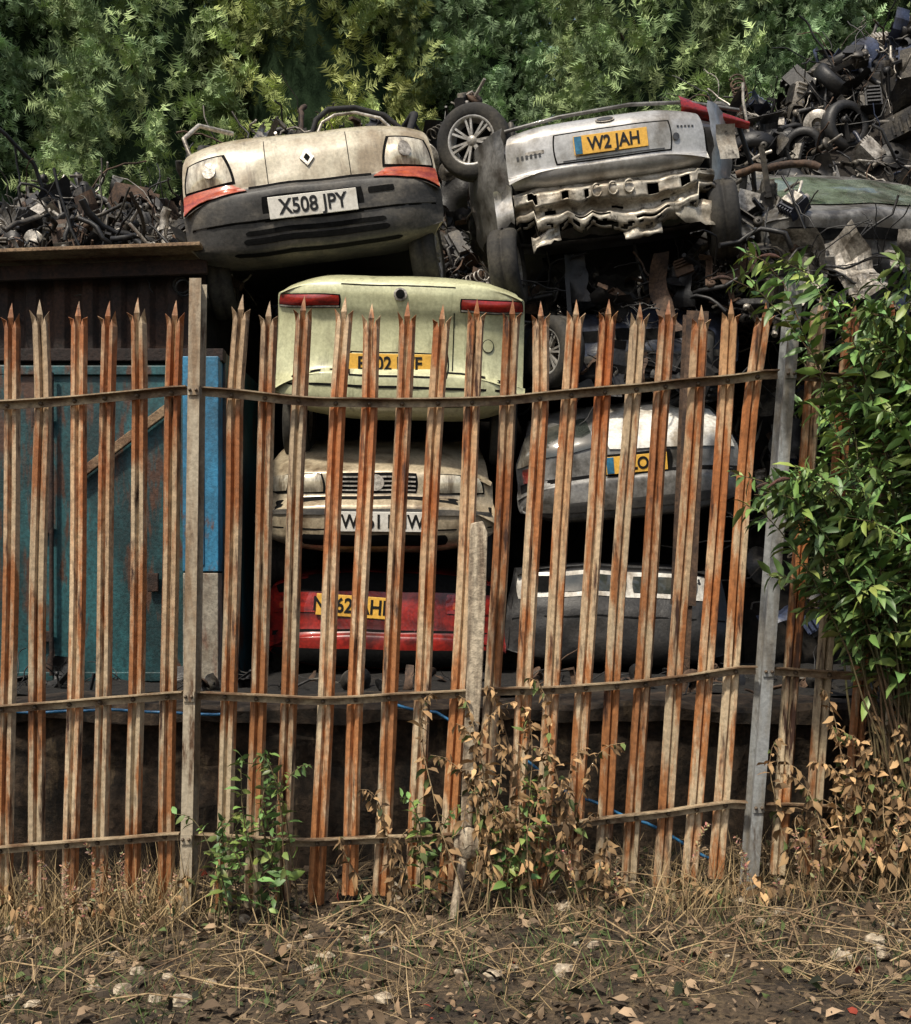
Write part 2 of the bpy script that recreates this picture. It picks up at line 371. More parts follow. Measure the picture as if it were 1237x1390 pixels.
# ------------------------------------------------------------------ cars
class Car:
    def __init__(s,name,prof,loc,rot,mats,p=4,dent=.012,seed=0,ns=34):
        s.e=empty(name,loc,rot); s.p=p; s.dent=dent; s.seed=seed; s.mats=mats
        P=[np.array(q,dtype=float) for q in prof]; out=[]
        P=[2*P[0]-P[1]]+P+[2*P[-1]-P[-2]]
        for i in range(1,len(P)-2):
            p0,p1,p2,p3=P[i-1:i+3]
            for j in range(6):
                t=j/6
                c=.5*((2*p1)+(-p0+p2)*t+(2*p0-5*p1+4*p2-p3)*t*t+(-p0+3*p1-3*p2+p3)*t**3)
                l=p1*(1-t)+p2*t
                out.append(.7*c+.3*l)
        out.append(P[-2]); s.P=np.array(out); s.T=len(out)
        zs=s.P[:,1]; k=1
        while k<s.T and zs[k]>=zs[k-1]-1e-4 and s.P[k,0]<.9: k+=1
        s.k=k
        s.b=MB(); s.ns=ns
    def S(s,sx,t,off=0.):
        t=max(0,min(s.T-1.001,t)); i=int(t); f=t-i
        q=s.P[i]*(1-f)+s.P[i+1]*f
        a=s.P[max(0,i-1)]; c=s.P[min(s.T-1,i+2)]
        d=np.array([c[0]-a[0],c[1]-a[1]]); d/=np.linalg.norm(d)+1e-9
        n=np.array([-d[1],d[0]])
        o=off-q[3]*abs(sx)**s.p
        X=q[2]*sx
        v=Vector((X,q[0]+n[0]*o,q[1]+n[1]*o))
        dn=noise.noise(Vector((X*2.3+s.seed,q[0]*2.3,q[1]*2.3+s.seed)))+.4*noise.noise(Vector((X*7+s.seed,q[0]*7,q[1]*7)))
        v.y+=s.dent*dn
        v.z+=s.dent*.5*noise.noise(Vector((X*3,s.seed+5,q[0]*3)))
        return v
    def tz(s,z): return float(np.interp(z,s.P[:s.k,1],np.arange(s.k)))
    def F(s,x,z,off=0.):
        t=s.tz(z); w=float(np.interp(t,np.arange(s.T),s.P[:,2])); return s.S(max(-1,min(1,x/w)),t,off)
    def body(s,mi=0,split=None,mi2=1):
        ns=s.ns; V=[]
        for t in range(s.T):
            for i in range(ns+1):
                a=-1+2*i/ns; a=math.copysign(abs(a)**.8,a)
                V.append(s.S(a,t))
        o=len(s.b.v); s.b.add(V,[],0)
        for t in range(s.T-1):
            m=mi
            if split and t<s.tz(split): m=mi2
            for i in range(ns):
                s.b.f.append((o+t*(ns+1)+i,o+t*(ns+1)+i+1,o+(t+1)*(ns+1)+i+1,o+(t+1)*(ns+1)+i)); s.b.m.append(m); s.b.sm.append(True)
        L=[V[t*(ns+1)] for t in range(s.T)]; Rr=[V[t*(ns+1)+ns] for t in range(s.T)]
        s.b.add(L,[tuple(range(s.T))],mi); s.b.add(Rr,[tuple(reversed(range(s.T)))],mi)
        s.b.add([s.S(-1,0),s.S(1,0),s.S(1,s.T-1),s.S(-1,s.T-1)],[(0,1,2,3)],len(s.mats)-1)
    def patch(s,c,off,mi,k=.3,n=12,m=8,depth=.02,dome=0.):
        V=[];F=[]
        for j in range(m+1):
            for i in range(n+1):
                a=-1+2*i/n; b=-1+2*j/m
                a2=a*math.sqrt(1-k*b*b/2); b2=b*math.sqrt(1-k*a*a/2)
                u=(a2+1)/2; v=(b2+1)/2
                x=(c[0][0]*(1-u)+c[1][0]*u)*(1-v)+(c[3][0]*(1-u)+c[2][0]*u)*v
                z=(c[0][1]*(1-u)+c[1][1]*u)*(1-v)+(c[3][1]*(1-u)+c[2][1]*u)*v
                V.append(s.F(x,z,off+dome*(1-a*a)*(1-b*b)))
        for j in range(m):
            for i in range(n): F.append((j*(n+1)+i,j*(n+1)+i+1,(j+1)*(n+1)+i+1,(j+1)*(n+1)+i))
        s.b.add(V,F,mi,smooth=True)
        ring=[i for i in range(n+1)]+[j*(n+1)+n for j in range(1,m+1)]+[m*(n+1)+i for i in range(n-1,-1,-1)]+[j*(n+1) for j in range(m-1,0,-1)]
        K=len(ring); A=[V[i] for i in ring]; B=[p+Vector((0,depth,0)) for p in A]
        s.b.add(A+B,[(i,i+K,(i+1)%K+K,(i+1)%K) for i in range(K)],mi)
    def rect(s,x0,x1,z0,z1,off,mi,**k): s.patch([(x0,z0),(x1,z0),(x1,z1),(x0,z1)],off,mi,**k)
    def finish(s,name='body'): return s.b.obj(name,s.mats,s.e)
    def plate(s,x,z,text,w,h,m,roll=0,off=.02,blue=False,size=None,pitch=0):
        p=s.F(x,z,off); bx=MB()
        bx.box((0,0,0),(w,.008,h),0)
        if blue: bx.box((-w/2+.03,-.0055,0),(.05,.003,h*.94),1)
        o=bx.obj('number_plate',[m,M_blue],s.e,tuple(p),(pitch,roll,0),bevel=.003)
        cu=bpy.data.curves.new('plate_text','FONT'); cu.body=text; cu.align_x='CENTER'; cu.align_y='CENTER'
        cu.size=size or h*.95; cu.offset=.0028; cu.extrude=.0015; cu.space_character=1.0
        cu.materials.append(M_txt)
        t=bpy.data.objects.new('plate_text',cu); scene.collection.objects.link(t); t.parent=s.e
        off2=Vector(((.022 if blue else 0),-.0062,-.002))
        t.location=p+Euler((pitch,roll,0)).to_matrix()@off2; t.rotation_euler=(math.pi/2+pitch,roll,0)
        t.scale=(.86,1,1)
def wheel(parent,loc,rot,r=.29,w=.18):
    b=MB()
    pr=[(r*.62,-w*.42),(r*.70,-w*.5),(r*.9,-w*.5),(r*.97,-w*.40),(r,-w*.25),(r,-.012),(r*.975,-.01),(r*.975,.01),(r,.012),(r,w*.25),(r*.97,w*.40),(r*.9,w*.5),(r*.70,w*.5),(r*.62,w*.42),(r*.62,-w*.42)]
    b.lathe(pr,36,0)
    b.lathe([(r*.65,-w*.45),(r*.62,-w*.46),(r*.58,-w*.40),(r*.56,-w*.1),(r*.56,w*.4)],36,1)
    b.lathe([(0,-w*.36),(r*.13,-w*.36),(r*.16,-w*.28),(r*.16,0)],20,1)
    for k in range(7):
        a=2*math.pi*k/7
        for da in(-.13,.13):
            M=Matrix.Rotation(a+da,4,'Y')
            b.add([(r*.1,-w*.34,-r*.03),(r*.6,-w*.40,-r*.028),(r*.6,-w*.40,r*.028),(r*.1,-w*.34,r*.03),
                   (r*.1,-w*.2,-r*.03),(r*.6,-w*.25,-r*.028),(r*.6,-w*.25,r*.028),(r*.1,-w*.2,r*.03)],
                  [(0,3,2,1),(0,1,5,4),(3,7,6,2),(4,5,6,7)],1,M)
    b.lathe([(0,0),(r*.5,0)],24,2)
    return b.obj('wheel',[M_rubber,M_alloy,M_black],parent,loc,rot)
rad=math.radians
def mir(sx,pts): return [(x,z) for x,z in pts] if sx>0 else [(-x,z) for x,z in (pts[1],pts[0],pts[3],pts[2])]

# 1. van, nose to the camera
K=Car('scrap_van',[(.35,-.33,.80,.06),(.12,-.31,.83,.08),(.01,-.25,.87,.12),(-.02,-.12,.89,.15),(-.02,.06,.89,.15),(-.005,.13,.885,.15),(.05,.165,.88,.13),
    (.065,.22,.875,.12),(.11,.38,.865,.11),(.19,.49,.85,.09),(.36,.57,.82,.07),(.9,.66,.78,.05),(1.05,.55,.77,.03),(1.1,.1,.80,.02),(2.3,.05,.80,.02),(2.35,-.33,.80,.02)],
    (-.965,7.5,4.11),(rad(7),rad(-8),rad(4)),[M_beige,M_plast,M_black,M_lampc,M_lampo,M_s3,M_interior],p=5,seed=3,dent=.022)
K.body(0,.17,1)
for sx in(-1,1):
    K.patch(mir(sx,[(.49,.205),(.872,.20),(.83,.435),(.55,.44)]),.004,2,k=.25)
    K.patch(mir(sx,[(.51,.22),(.860,.215),(.815,.42),(.57,.425)]),.010,3,k=.25,dome=.035)
    K.patch(mir(sx,[(.42,.135),(.885,.125),(.875,.20),(.52,.20)]),.014,4,k=.15,dome=.01)
    K.patch(mir(sx,[(.62,.26),(.72,.26),(.71,.37),(.63,.37)]),.046,5,k=1.,n=10,m=10)
K.rect(-.42,.42,.163,.178,.004,2,k=0)
for (x0,x1,z0,z1) in ((-.50,.50,-.215,-.175),(-.48,.48,-.158,-.125),(.38,.56,.035,.075),(-.58,.58,-.285,-.265)):
    K.rect(x0,x1,z0,z1,.004,2,k=.2)
K.rect(-.84,.84,-.075,-.066,.004,2,k=0); K.rect(-.84,.84,-.062,-.03,.012,1,k=0)
K.rect(-.345,.345,-.085,.085,.004,2,k=.1)
K.rect(.28,.285,.18,.50,.003,2,k=0,n=2); K.rect(-.285,-.28,.18,.50,.003,2,k=0,n=2)
K.patch([(-.050,.33),(0,.27),(.050,.33),(0,.39)],.014,5,k=0,n=4,m=4)
K.patch([(-.022,.33),(0,.30),(.022,.33),(0,.36)],.018,2,k=0,n=4,m=4)
K.finish(); K.plate(0,.0,'X508 JPY',.60,.145,M_platew)
wheel(K.e,(.76,.42,-.36),(0,0,rad(78)),.29)
wheel(K.e,(-.74,.55,-.34),(0,0,rad(-90)),.28)
b=MB()
b.tube([(-.76,.9,.60),(-.80,1.1,.73),(-.6,1.5,.80),(-.2,1.9,.75)],.03,8,0)
b.tube([(-.82,.5,.50),(-.85,.52,.66),(-.74,.6,.76),(-.52,.75,.72)],.018,8,1)
b.tube([(.05,.9,.68),(.10,.92,.80),(.2,.94,.87),(.4,1.0,.88),(.62,1.0,.80),(.74,1.0,.68)],.022,8,0)
b.tube([(.08,.87,.66),(.14,.90,.77),(.24,.92,.82),(.4,.95,.83),(.58,.95,.77),(.68,.95,.66)],.012,8,1)
b.tube([(.76,.9,.58),(.85,1.0,.78),(.86,1.3,.86),(.7,1.9,.80)],.03,8,0)
b.sheet([[Vector((-.7+1.4*i/10,1.2+.9*j/6,.72+.07*noise.noise(Vector((i*.5,j*.6,2)))+.06*math.sin(i*.6))) for j in range(7)] for i in range(11)],0)
b.obj('bent_pillars',[M_interior,M_s3],K.e)

# 2. hatchback, tail to the camera, bumper gone
Fh=Car('scrap_hatchback',[(.45,-.60,.70,.05),(.22,-.57,.74,.06),(.16,-.40,.78,.08),(.14,-.1,.80,.10),(.15,.12,.80,.10),(.3,.22,.78,.08),(.7,.30,.74,.05),(2.2,.28,.74,.04),(2.2,-.55,.74,.04)],
    (1.05,7.5,4.52),(rad(5),rad(-7),rad(-2)),[M_wing,M_bare,M_black,M_lampr,M_dgrey,M_s3,M_interior],seed=8,dent=.02)
Fh.body(4)
Fh.rect(-.70,.70,-.56,.2,.004,2,k=.1)
Fh.finish('shell')
cb=MB(); G=[]; NX=90; NZ=24
for i in range(NX+1):
    x=-.69+1.38*i/NX; row=[]
    low=-.53-.05*math.sin(x*7+.6)-.05*abs(noise.noise(Vector((x*6,3,1))))*2
    if abs(x)>.56: low+=.12
    for j in range(NZ+1):
        v=j/NZ; z=-.215+(low+.215)*v
        y=float(np.interp(v,[0,.10,.16,.42,.50,.62,.70,.86,1],[.04,.03,-.03,-.035,.03,.035,-.02,-.015,.05]))
        q=Vector((x*4,v*2,2)); y+=.03*noise.noise(q)+.010*noise.noise(q*3.3); z+=.012*noise.noise(q*1.7+Vector((4,4,4)))
        y+=.9*max(0,abs(x)-.52)**1.4
        row.append(Vector((x,y,z)))
    G.append(row)
m=NZ+1; vs=[p for r in G for p in r]; fs=[]
holes=[(-.60,-.545,4,9),(-.37,-.33,5,9),(-.22,-.195,5,9),(.21,.28,5,10),(.43,.50,5,10),(-.30,-.05,17,18),(.12,.34,18,19),(.57,.62,4,6),(-.50,-.42,13,15),(.3,.36,13,14),(-.04,.04,13,14)]
for i in range(NX):
    for j in range(NZ):
        x=G[i][j].x
        if any(a<x<bb and c<=j<d for a,bb,c,d in holes): continue
        if j>NZ-5 and noise.noise(Vector((i*.25,j*.4,9)))>.1: continue
        fs.append((i*m+j,i*m+j+1,(i+1)*m+j+1,(i+1)*m+j))
cb.add(vs,fs,0,smooth=True)
for cx in (-.13,-.02,.09):
    cb.tube([(cx+.032*math.cos(a),-.050,-.30+.042*math.sin(a)) for a in [.9+5.0*t/12 for t in range(13)]],.008,6)
for (x,z,sx,sz,rz) in ((-.50,-.56,.20,.10,.35),(.52,-.50,.26,.15,-.3),(.16,-.60,.26,.07,.10)):
    cb.sheet([[Vector((x+sx*(i/8-.5),-.01+.06*noise.noise(Vector((i*.35+x*9,j*.5,z)))+.05*(j/4),z+sz*(j/4-.5)*(1+.6*noise.noise(Vector((i*.7,x,2))))+rz*sx*(i/8-.5))) for j in range(5)] for i in range(9)],0)
co_=cb.obj('crash_panel',[M_bare],Fh.e); sm_=co_.modifiers.new('s','SOLIDIFY'); sm_.thickness=.003
tg=Car('tailgate',[(.10,-.225,.64,.03),(.02,-.215,.66,.05),(-.03,-.17,.675,.06),(-.045,-.12,.68,.07),(-.02,-.105,.68,.07),(-.015,.03,.68,.07),(.0,.13,.67,.07),(.05,.195,.655,.06),(.12,.225,.63,.05),(.3,.26,.58,.03)],
       (-.03,0,0),(0,0,0),[M_silver,M_dgrey,M_black,M_s3,M_black],seed=5,dent=.012,ns=40)
tg.e.parent=Fh.e
tg.body(0)
tg.rect(-.36,.45,-.095,.115,.003,2,k=.12); tg.rect(-.35,.44,-.087,.105,.006,0,k=.12)
tg.rect(-.30,.39,-.080,-.074,.012,1,k=0)
tg.rect(-.55,-.42,.00,.025,.003,3,k=.2,n=6,m=3)
for i in range(6): tg.rect(-.61+i*.030,-.594+i*.030,-.02,.006,.005,1,k=.2,n=3,m=3)
for i in range(5): tg.rect(.49+i*.026,.505+i*.026,.06,.072,.005,1,k=.2,n=3,m=3)
tg.rect(-.05,.08,.150,.190,.010,3,k=1.,n=10,m=8); tg.rect(-.04,.07,.157,.183,.014,1,k=1.,n=10,m=8)
tg.rect(.455,.50,-.03,.02,.012,1,k=1.,n=8,m=8)
tg.finish('tailgate_panel'); tg.plate(.03,.01,'W2 JAH',.50,.125,M_platey,blue=True)
b=MB()
b.tube([(-.68,.35,.28),(-.3,.25,.30),(.2,.25,.32),(.6,.3,.30),(1.0,.45,.24)],.014,8,1)
b.sheet([[Vector((.55+.52*i/8,.28+.22*i/8-.06*math.sin(j/3*3.14),.27-.13*i/8+(.075-.045*i/8)*(j/3-.5)*2)) for j in range(4)] for i in range(9)],2)
b.tube([(1.0,.5,.15),(1.1,.6,-.15),(1.12,.7,-.4),(1.0,.7,-.62)],.018,8,0)
def quarter(sx,mi):
    G=[]
    for i in range(13):
        z=.24-.62*i/12; row=[]
        for j in range(9):
            t=j/8; x=.71+.26*math.sin(t*1.5); y=.10+.75*t**1.4+.06*abs(i/12-.4)
            x-=.07*max(0,i/12-.5); n_=.035*noise.noise(Vector((i*.45,j*.5,sx*7)))
            row.append(Vector((sx*(x+n_),y+n_,z-.05*t)))
        G.append(row)
    b.sheet(G,mi)
quarter(-1,1); quarter(1,3)
b.sheet([[Vector((.74+.14*i/5,.08+.04*i/5+.03*math.sin(j),.06-.24*j/5)) for j in range(6)] for i in range(6)],4)
b.sheet([[Vector((-.70-.12*i/5,.06+.05*i/5+.03*math.sin(j*1.3),-.18-.25*j/5+.05*noise.noise(Vector((i*.5,j,0))))) for j in range(6)] for i in range(6)],3)
b.obj('rear_quarters',[M_s4,M_wing,M_lampr,M_silver,M_bare],Fh.e)
wheel(Fh.e,(-.78,.16,-.70),(0,rad(5),rad(-100)),.27,.2)
wheel(Fh.e,(.76,.25,-.54),(0,0,rad(82)),.27,.2)
wheel(Fh.e,(-.90,.50,.28),(0,rad(10),rad(-16)),.27,.17)

# 3. pale coupe, tail
A=Car('scrap_coupe',[(.3,-.34,.78,.1),(.10,-.31,.82,.12),(-.01,-.24,.855,.15),(-.03,-.13,.865,.16),(-.02,-.04,.86,.16),(.035,-.005,.85,.15),(.06,.08,.85,.14),(.065,.30,.845,.14),(.035,.40,.84,.14),(.02,.50,.835,.13),
     (.06,.585,.81,.11),(.28,.645,.76,.08),(.75,.67,.70,.04),(.9,.55,.7,.03),(2.2,.5,.74,.03),(2.2,-.3,.74,.03)],
    (-.385,7.42,2.985),(rad(7),rad(2),0),[M_green,M_green,M_black,M_lampr,M_s3,M_interior],seed=14,dent=.018)
A.body(0)
for sx in(-1,1):
    A.patch(mir(sx,[(.40,.385),(.838,.355),(.825,.475),(.40,.475)]),.003,2,k=.1)
    A.patch(mir(sx,[(.41,.405),(.835,.375),(.82,.462),(.41,.467)]),.010,3,k=.1,dome=.012)
    A.patch(mir(sx,[(.41,.392),(.83,.362),(.83,.373),(.41,.402)]),.012,4,k=0,m=2)
A.rect(-.84,.84,-.02,-.008,.003,2,k=0); A.rect(-.40,-.393,.0,.38,.003,2,k=0,n=2); A.rect(.36,.367,.0,.38,.003,2,k=0,n=2)
A.rect(-.40,.367,.545,.552,.003,2,k=0)
A.rect(-.34,.34,-.06,.115,.003,2,k=.12); A.rect(-.33,.33,-.05,.105,.006,1,k=.12)
A.rect(-.045,.045,.45,.53,.012,4,k=1.); A.rect(-.030,.030,.463,.517,.018,2,k=1.)
A.rect(.56,.64,.13,.22,.006,2,k=1.); A.rect(.565,.635,.135,.215,.010,1,k=1.)
A.rect(-.84,.84,-.135,-.118,.004,2,k=0); A.rect(-.6,.6,-.25,-.235,.003,2,k=0)
A.finish(); A.plate(-.06,.025,'EY02 PYF',.60,.135,M_platey,roll=rad(-1))
wheel(A.e,(-.74,.6,-.36),(0,0,rad(-90)),.28); wheel(A.e,(.74,.6,-.36),(0,0,rad(90)),.28)

# 4. champagne saloon, nose
G=Car('scrap_saloon_car',[(.3,-.24,.76,.1),(.08,-.21,.79,.12),(-.01,-.13,.82,.16),(-.03,.0,.83,.17),(-.02,.10,.83,.17),(.04,.145,.82,.17),(.10,.17,.81,.16),(.12,.32,.80,.14),(.19,.37,.78,.12),
    (.45,.46,.76,.07),(.95,.55,.72,.05),(1.0,.45,.72,.03),(2.2,.4,.74,.03),(2.2,-.24,.74,.03)],
    (-.55,7.48,1.96),(rad(7),rad(.5),0),[M_gold,M_gold,M_black,M_lampc,M_s3,M_plast,M_interior],seed=21,dent=.014)
G.body(0)
for sx in(-1,1):
    G.patch(mir(sx,[(.33,.18),(.76,.19),(.72,.325),(.36,.325)]),.003,2,k=.2)
    G.patch(mir(sx,[(.35,.19),(.60,.19),(.585,.315),(.37,.315)]),.010,3,k=.25,dome=.02)
    G.patch(mir(sx,[(.615,.195),(.745,.20),(.71,.31),(.60,.315)]),.010,3,k=.25,dome=.01)
G.rect(-.29,.29,.185,.325,.003,2,k=.15)
for i in range(4): G.rect(-.275,.275,.20+i*.030,.210+i*.030,.010,4,k=0,m=2)
G.rect(-.06,.06,.20,.31,.014,4,k=1.)
G.rect(-.80,.80,.145,.165,.003,2,k=0); G.rect(-.80,.80,.045,.085,.012,5,k=.1); G.rect(-.8,.8,-.06,-.05,.003,2,k=0); G.rect(-.5,.5,-.17,-.09,.003,2,k=.15)
G.finish(); G.plate(.06,0,'W561 LHW',.60,.135,M_platew)
wheel(G.e,(-.72,.55,-.25),(0,0,rad(-90)),.27); wheel(G.e,(.72,.55,-.25),(0,0,rad(90)),.27)

# 5. red hatch, tail
Rd=Car('scrap_car',[(.3,-.45,.78,.1),(.06,-.41,.82,.13),(0,-.32,.85,.15),(0,-.2,.85,.15),(.04,-.15,.84,.14),(.06,.05,.84,.13),(.10,.2,.82,.12),(.2,.26,.8,.1),(.7,.30,.75,.05),(2.2,.3,.75,.03),(2.2,-.42,.75,.03)],
    (-.49,7.65,1.36),(0,rad(1),0),[M_red,M_plast,M_black,M_lampr,M_lampo,M_interior],seed=31,dent=.02)
Rd.body(0)
Rd.rect(-.80,.80,-.16,-.145,.003,2,k=0); Rd.rect(-.80,.80,-.40,-.28,.012,2,k=.1)
for sx in(-1,1):
    x0,x1=sorted((sx*.42,sx*.80)); Rd.rect(x0,x1,-.03,.11,.008,3,k=.2); Rd.rect(x0+.05,x1-.2,.0,.05,.014,4,k=.2)
Rd.rect(-.78,.78,.12,.25,.004,2,k=.1)
Rd.finish(); Rd.plate(-.23,.01,'N162 AHP',.50,.15,M_platey,roll=rad(3))
wheel(Rd.e,(-.74,.6,-.35),(0,0,rad(-90)),.28); wheel(Rd.e,(.74,.6,-.35),(0,0,rad(90)),.28)

# 6. right column
D=Car('scrap_car',[(.3,-.36,.74,.1),(.05,-.30,.78,.12),(0,-.1,.8,.15),(.05,.05,.8,.15),(.2,.18,.78,.1),(.7,.22,.72,.06),(2.2,.22,.72,.03),(2.2,-.36,.72,.03)],
    (1.25,7.85,3.32),(rad(4),rad(-3),0),[M_navy,M_plast,M_black,M_s3,M_interior],seed=41,dent=.07)
D.body(0); D.rect(-.55,.6,-.05,.03,.004,2,k=.3); D.rect(-.75,.75,-.2,-.15,.01,1,k=.2); D.finish()
wheel(D.e,(-.56,-.10,-.12),(0,0,rad(-58)),.25,.18)
wheel(D.e,(.55,.15,-.25),(0,0,rad(70)),.26,.17)
B=Car('scrap_car',[(.3,-.36,.74,.1),(.05,-.33,.76,.12),(0,-.22,.79,.15),(0,-.08,.79,.15),(.04,-.02,.78,.14),(.06,.12,.78,.14),(.09,.2,.76,.12),(.22,.36,.70,.1),(.5,.46,.66,.08),(1.0,.47,.66,.05),(2.2,.3,.7,.03),(2.2,-.36,.7,.03)],
    (1.20,7.6,2.33),(rad(6),rad(-5),rad(-4)),[M_wing,M_white,M_black,M_lampr,M_glassd,M_lampc,M_plast,M_interior],seed=51,dent=.03)
B.body(0)
B.patch([(-.14,.14),(.77,.10),(.64,.42),(-.20,.42)],.012,1,k=.15)
B.patch([(-.66,.12),(-.22,.16),(-.26,.38),(-.58,.36)],.010,4,k=.2)
B.patch([(-.78,.08),(-.66,.10),(-.60,.37),(-.70,.34)],.014,5,k=.2,dome=.015)
B.rect(-.76,.76,-.04,-.02,.004,2,k=0); B.rect(-.25,.30,-.03,.11,.004,2,k=.2)
B.rect(-.74,-.60,-.02,.07,.01,3,k=.3); B.rect(-.76,.6,-.27,-.20,.01,6,k=.2)
B.finish(); B.plate(.05,.03,'GLO 4',.42,.12,M_platey,blue=True)
C=Car('scrap_car',[(.3,-.5,.74,.1),(.05,-.46,.78,.12),(0,-.3,.8,.15),(.03,-.1,.79,.14),(.08,.0,.78,.13),(.14,.18,.74,.1),(.3,.24,.7,.08),(2.2,.2,.7,.03),(2.2,-.5,.7,.03)],
    (1.15,7.65,1.44),(0,rad(1),0),[M_s4,M_white,M_black,M_s3,M_glassd,M_interior],seed=61,dent=.04)
C.body(0)
C.rect(-.72,.62,.0,.18,.006,1,k=.1); C.rect(-.66,-.44,.035,.15,.010,2,k=.2); C.rect(-.40,.05,.035,.15,.010,4,k=.15); C.rect(.09,.55,.035,.15,.010,4,k=.15)
C.rect(-.75,.75,-.14,-.13,.004,2,k=0)
C.finish(); wheel(C.e,(-.74,.6,-.35),(0,0,rad(-90)),.28); wheel(C.e,(.74,.6,-.35),(0,0,rad(90)),.28)
# 7. far right wreck
E=Car('scrap_car',[(.2,-.5,.9,.05),(.02,-.45,.95,.08),(0,-.1,.97,.1),(.05,.0,.96,.1),(.35,.08,.9,.08),(.8,.22,.8,.06),(1.1,.26,.75,.05),(1.6,.25,.75,.04),(1.8,.1,.8,.04),(2.3,.05,.8,.03),(2.3,-.5,.8,.03)],
    (3.15,7.9,4.20),(rad(18),rad(-3),rad(14)),[M_wing,M_glassg,M_black,M_white,M_interior],seed=71,dent=.05)
E.body(0); E.patch([(-.75,.04),(.8,.04),(.66,.22),(-.62,.22)],.01,1,k=.15); E.rect(-.85,.85,-.2,-.12,.01,2,k=.2); E.finish()

# ------------------------------------------------------------------ container & steel bay
def container():
    e=empty('steel_container'); b=MB(); y=7.2
    b.box((-3.1,y+1.0,1.95),(3.2,1.98,2.2),0)
    b.box((-2.35,y-.02,1.93),(1.24,.04,2.05),0)
    for x in (-2.93,-1.78): b.box((x,y-.05,1.93),(.06,.03,2.05),0)
    for z in (.94,2.92): b.box((-2.35,y-.053,z),(1.2,.03,.06),0)
    b.box((-3.0,y-.02,3.02),(3.0,.10,.08),1)
    b.box((-3.55,y-.02,1.93),(1.1,.04,2.05),0)
    b.box((-1.635,y-.04,2.31),(.23,.16,1.38),2); b.box((-1.635,y-.04,1.24),(.226,.156,.74),3)
    b.box((-1.635,y-.125,2.31),(.05,.012,1.3),2)
    M=Matrix.Translation((-2.13,y-.09,2.46))@Matrix.Rotation(rad(-37),4,'Y'); b.box((0,0,0),(.78,.035,.06),4,M)
    for z in (1.2,1.9,2.6):
        b.box((-2.66,y-.075,z),(.12,.03,.07),1); b.tube([(-2.72,y-.08,z-.05),(-2.72,y-.08,z+.05)],.014,8,1)
    b.tube([(-2.6,y-.09,.95),(-2.6,y-.09,2.9)],.015,8,1)
    b.box((-1.95,y-.075,1.55),(.07,.03,.12),1)
    b.obj('container_shell',[M_teal,M_rustd,M_blue,M_greyp,M_rustl],e,bevel=.006)
container()
def bay():
    e=empty('rusty_steel_bay'); b=MB()
    n=26
    V=[];F=[]
    for i in range(n*4+1):
        x=-5.2+(3.45)*i/(n*4); y=7.75+.04*(1 if (i//3)%2 else 0)
        V+=[(x,y,3.07),(x,y,3.79+.035*(x+1.8))]
    for i in range(n*4): F.append((2*i,2*i+2,2*i+3,2*i+1))
    b.add(V,F,0)
    M=Matrix.Translation((-3.47,7.62,3.77))@Matrix.Rotation(rad(-2),4,'Y'); b.box((0,0,0),(3.5,.36,.025),1,M)
    b.box((0,.03,-.10),(3.5,.04,.10),0,M)
    b.box((-3.47,7.76,3.09),(3.5,.12,.06),0)
    b.obj('bay_wall',[M_rustd,M_rustl],e,bevel=.004)
bay()
e=empty('rusty_girder'); b=MB()
M=Matrix.Translation((1.52,7.18,2.35))@Matrix.Rotation(rad(2.5),4,'Y')
b.box((0,-.06,0),(.14,.01,1.9),0,M); b.box((0,.06,0),(.14,.01,1.9),0,M); b.box((0,0,0),(.01,.11,1.9),0,M)
b.box((0,0,-1.17),(.10,.10,.44),0,M); b.obj('beam',[M_s2],e)
b=MB(); b.box((0,12.6,2.4),(16,.3,3.2),0); b.obj('dark_backing_wall',[M_backing])  # added dark backing, keeps the gaps between the cars in deep shade

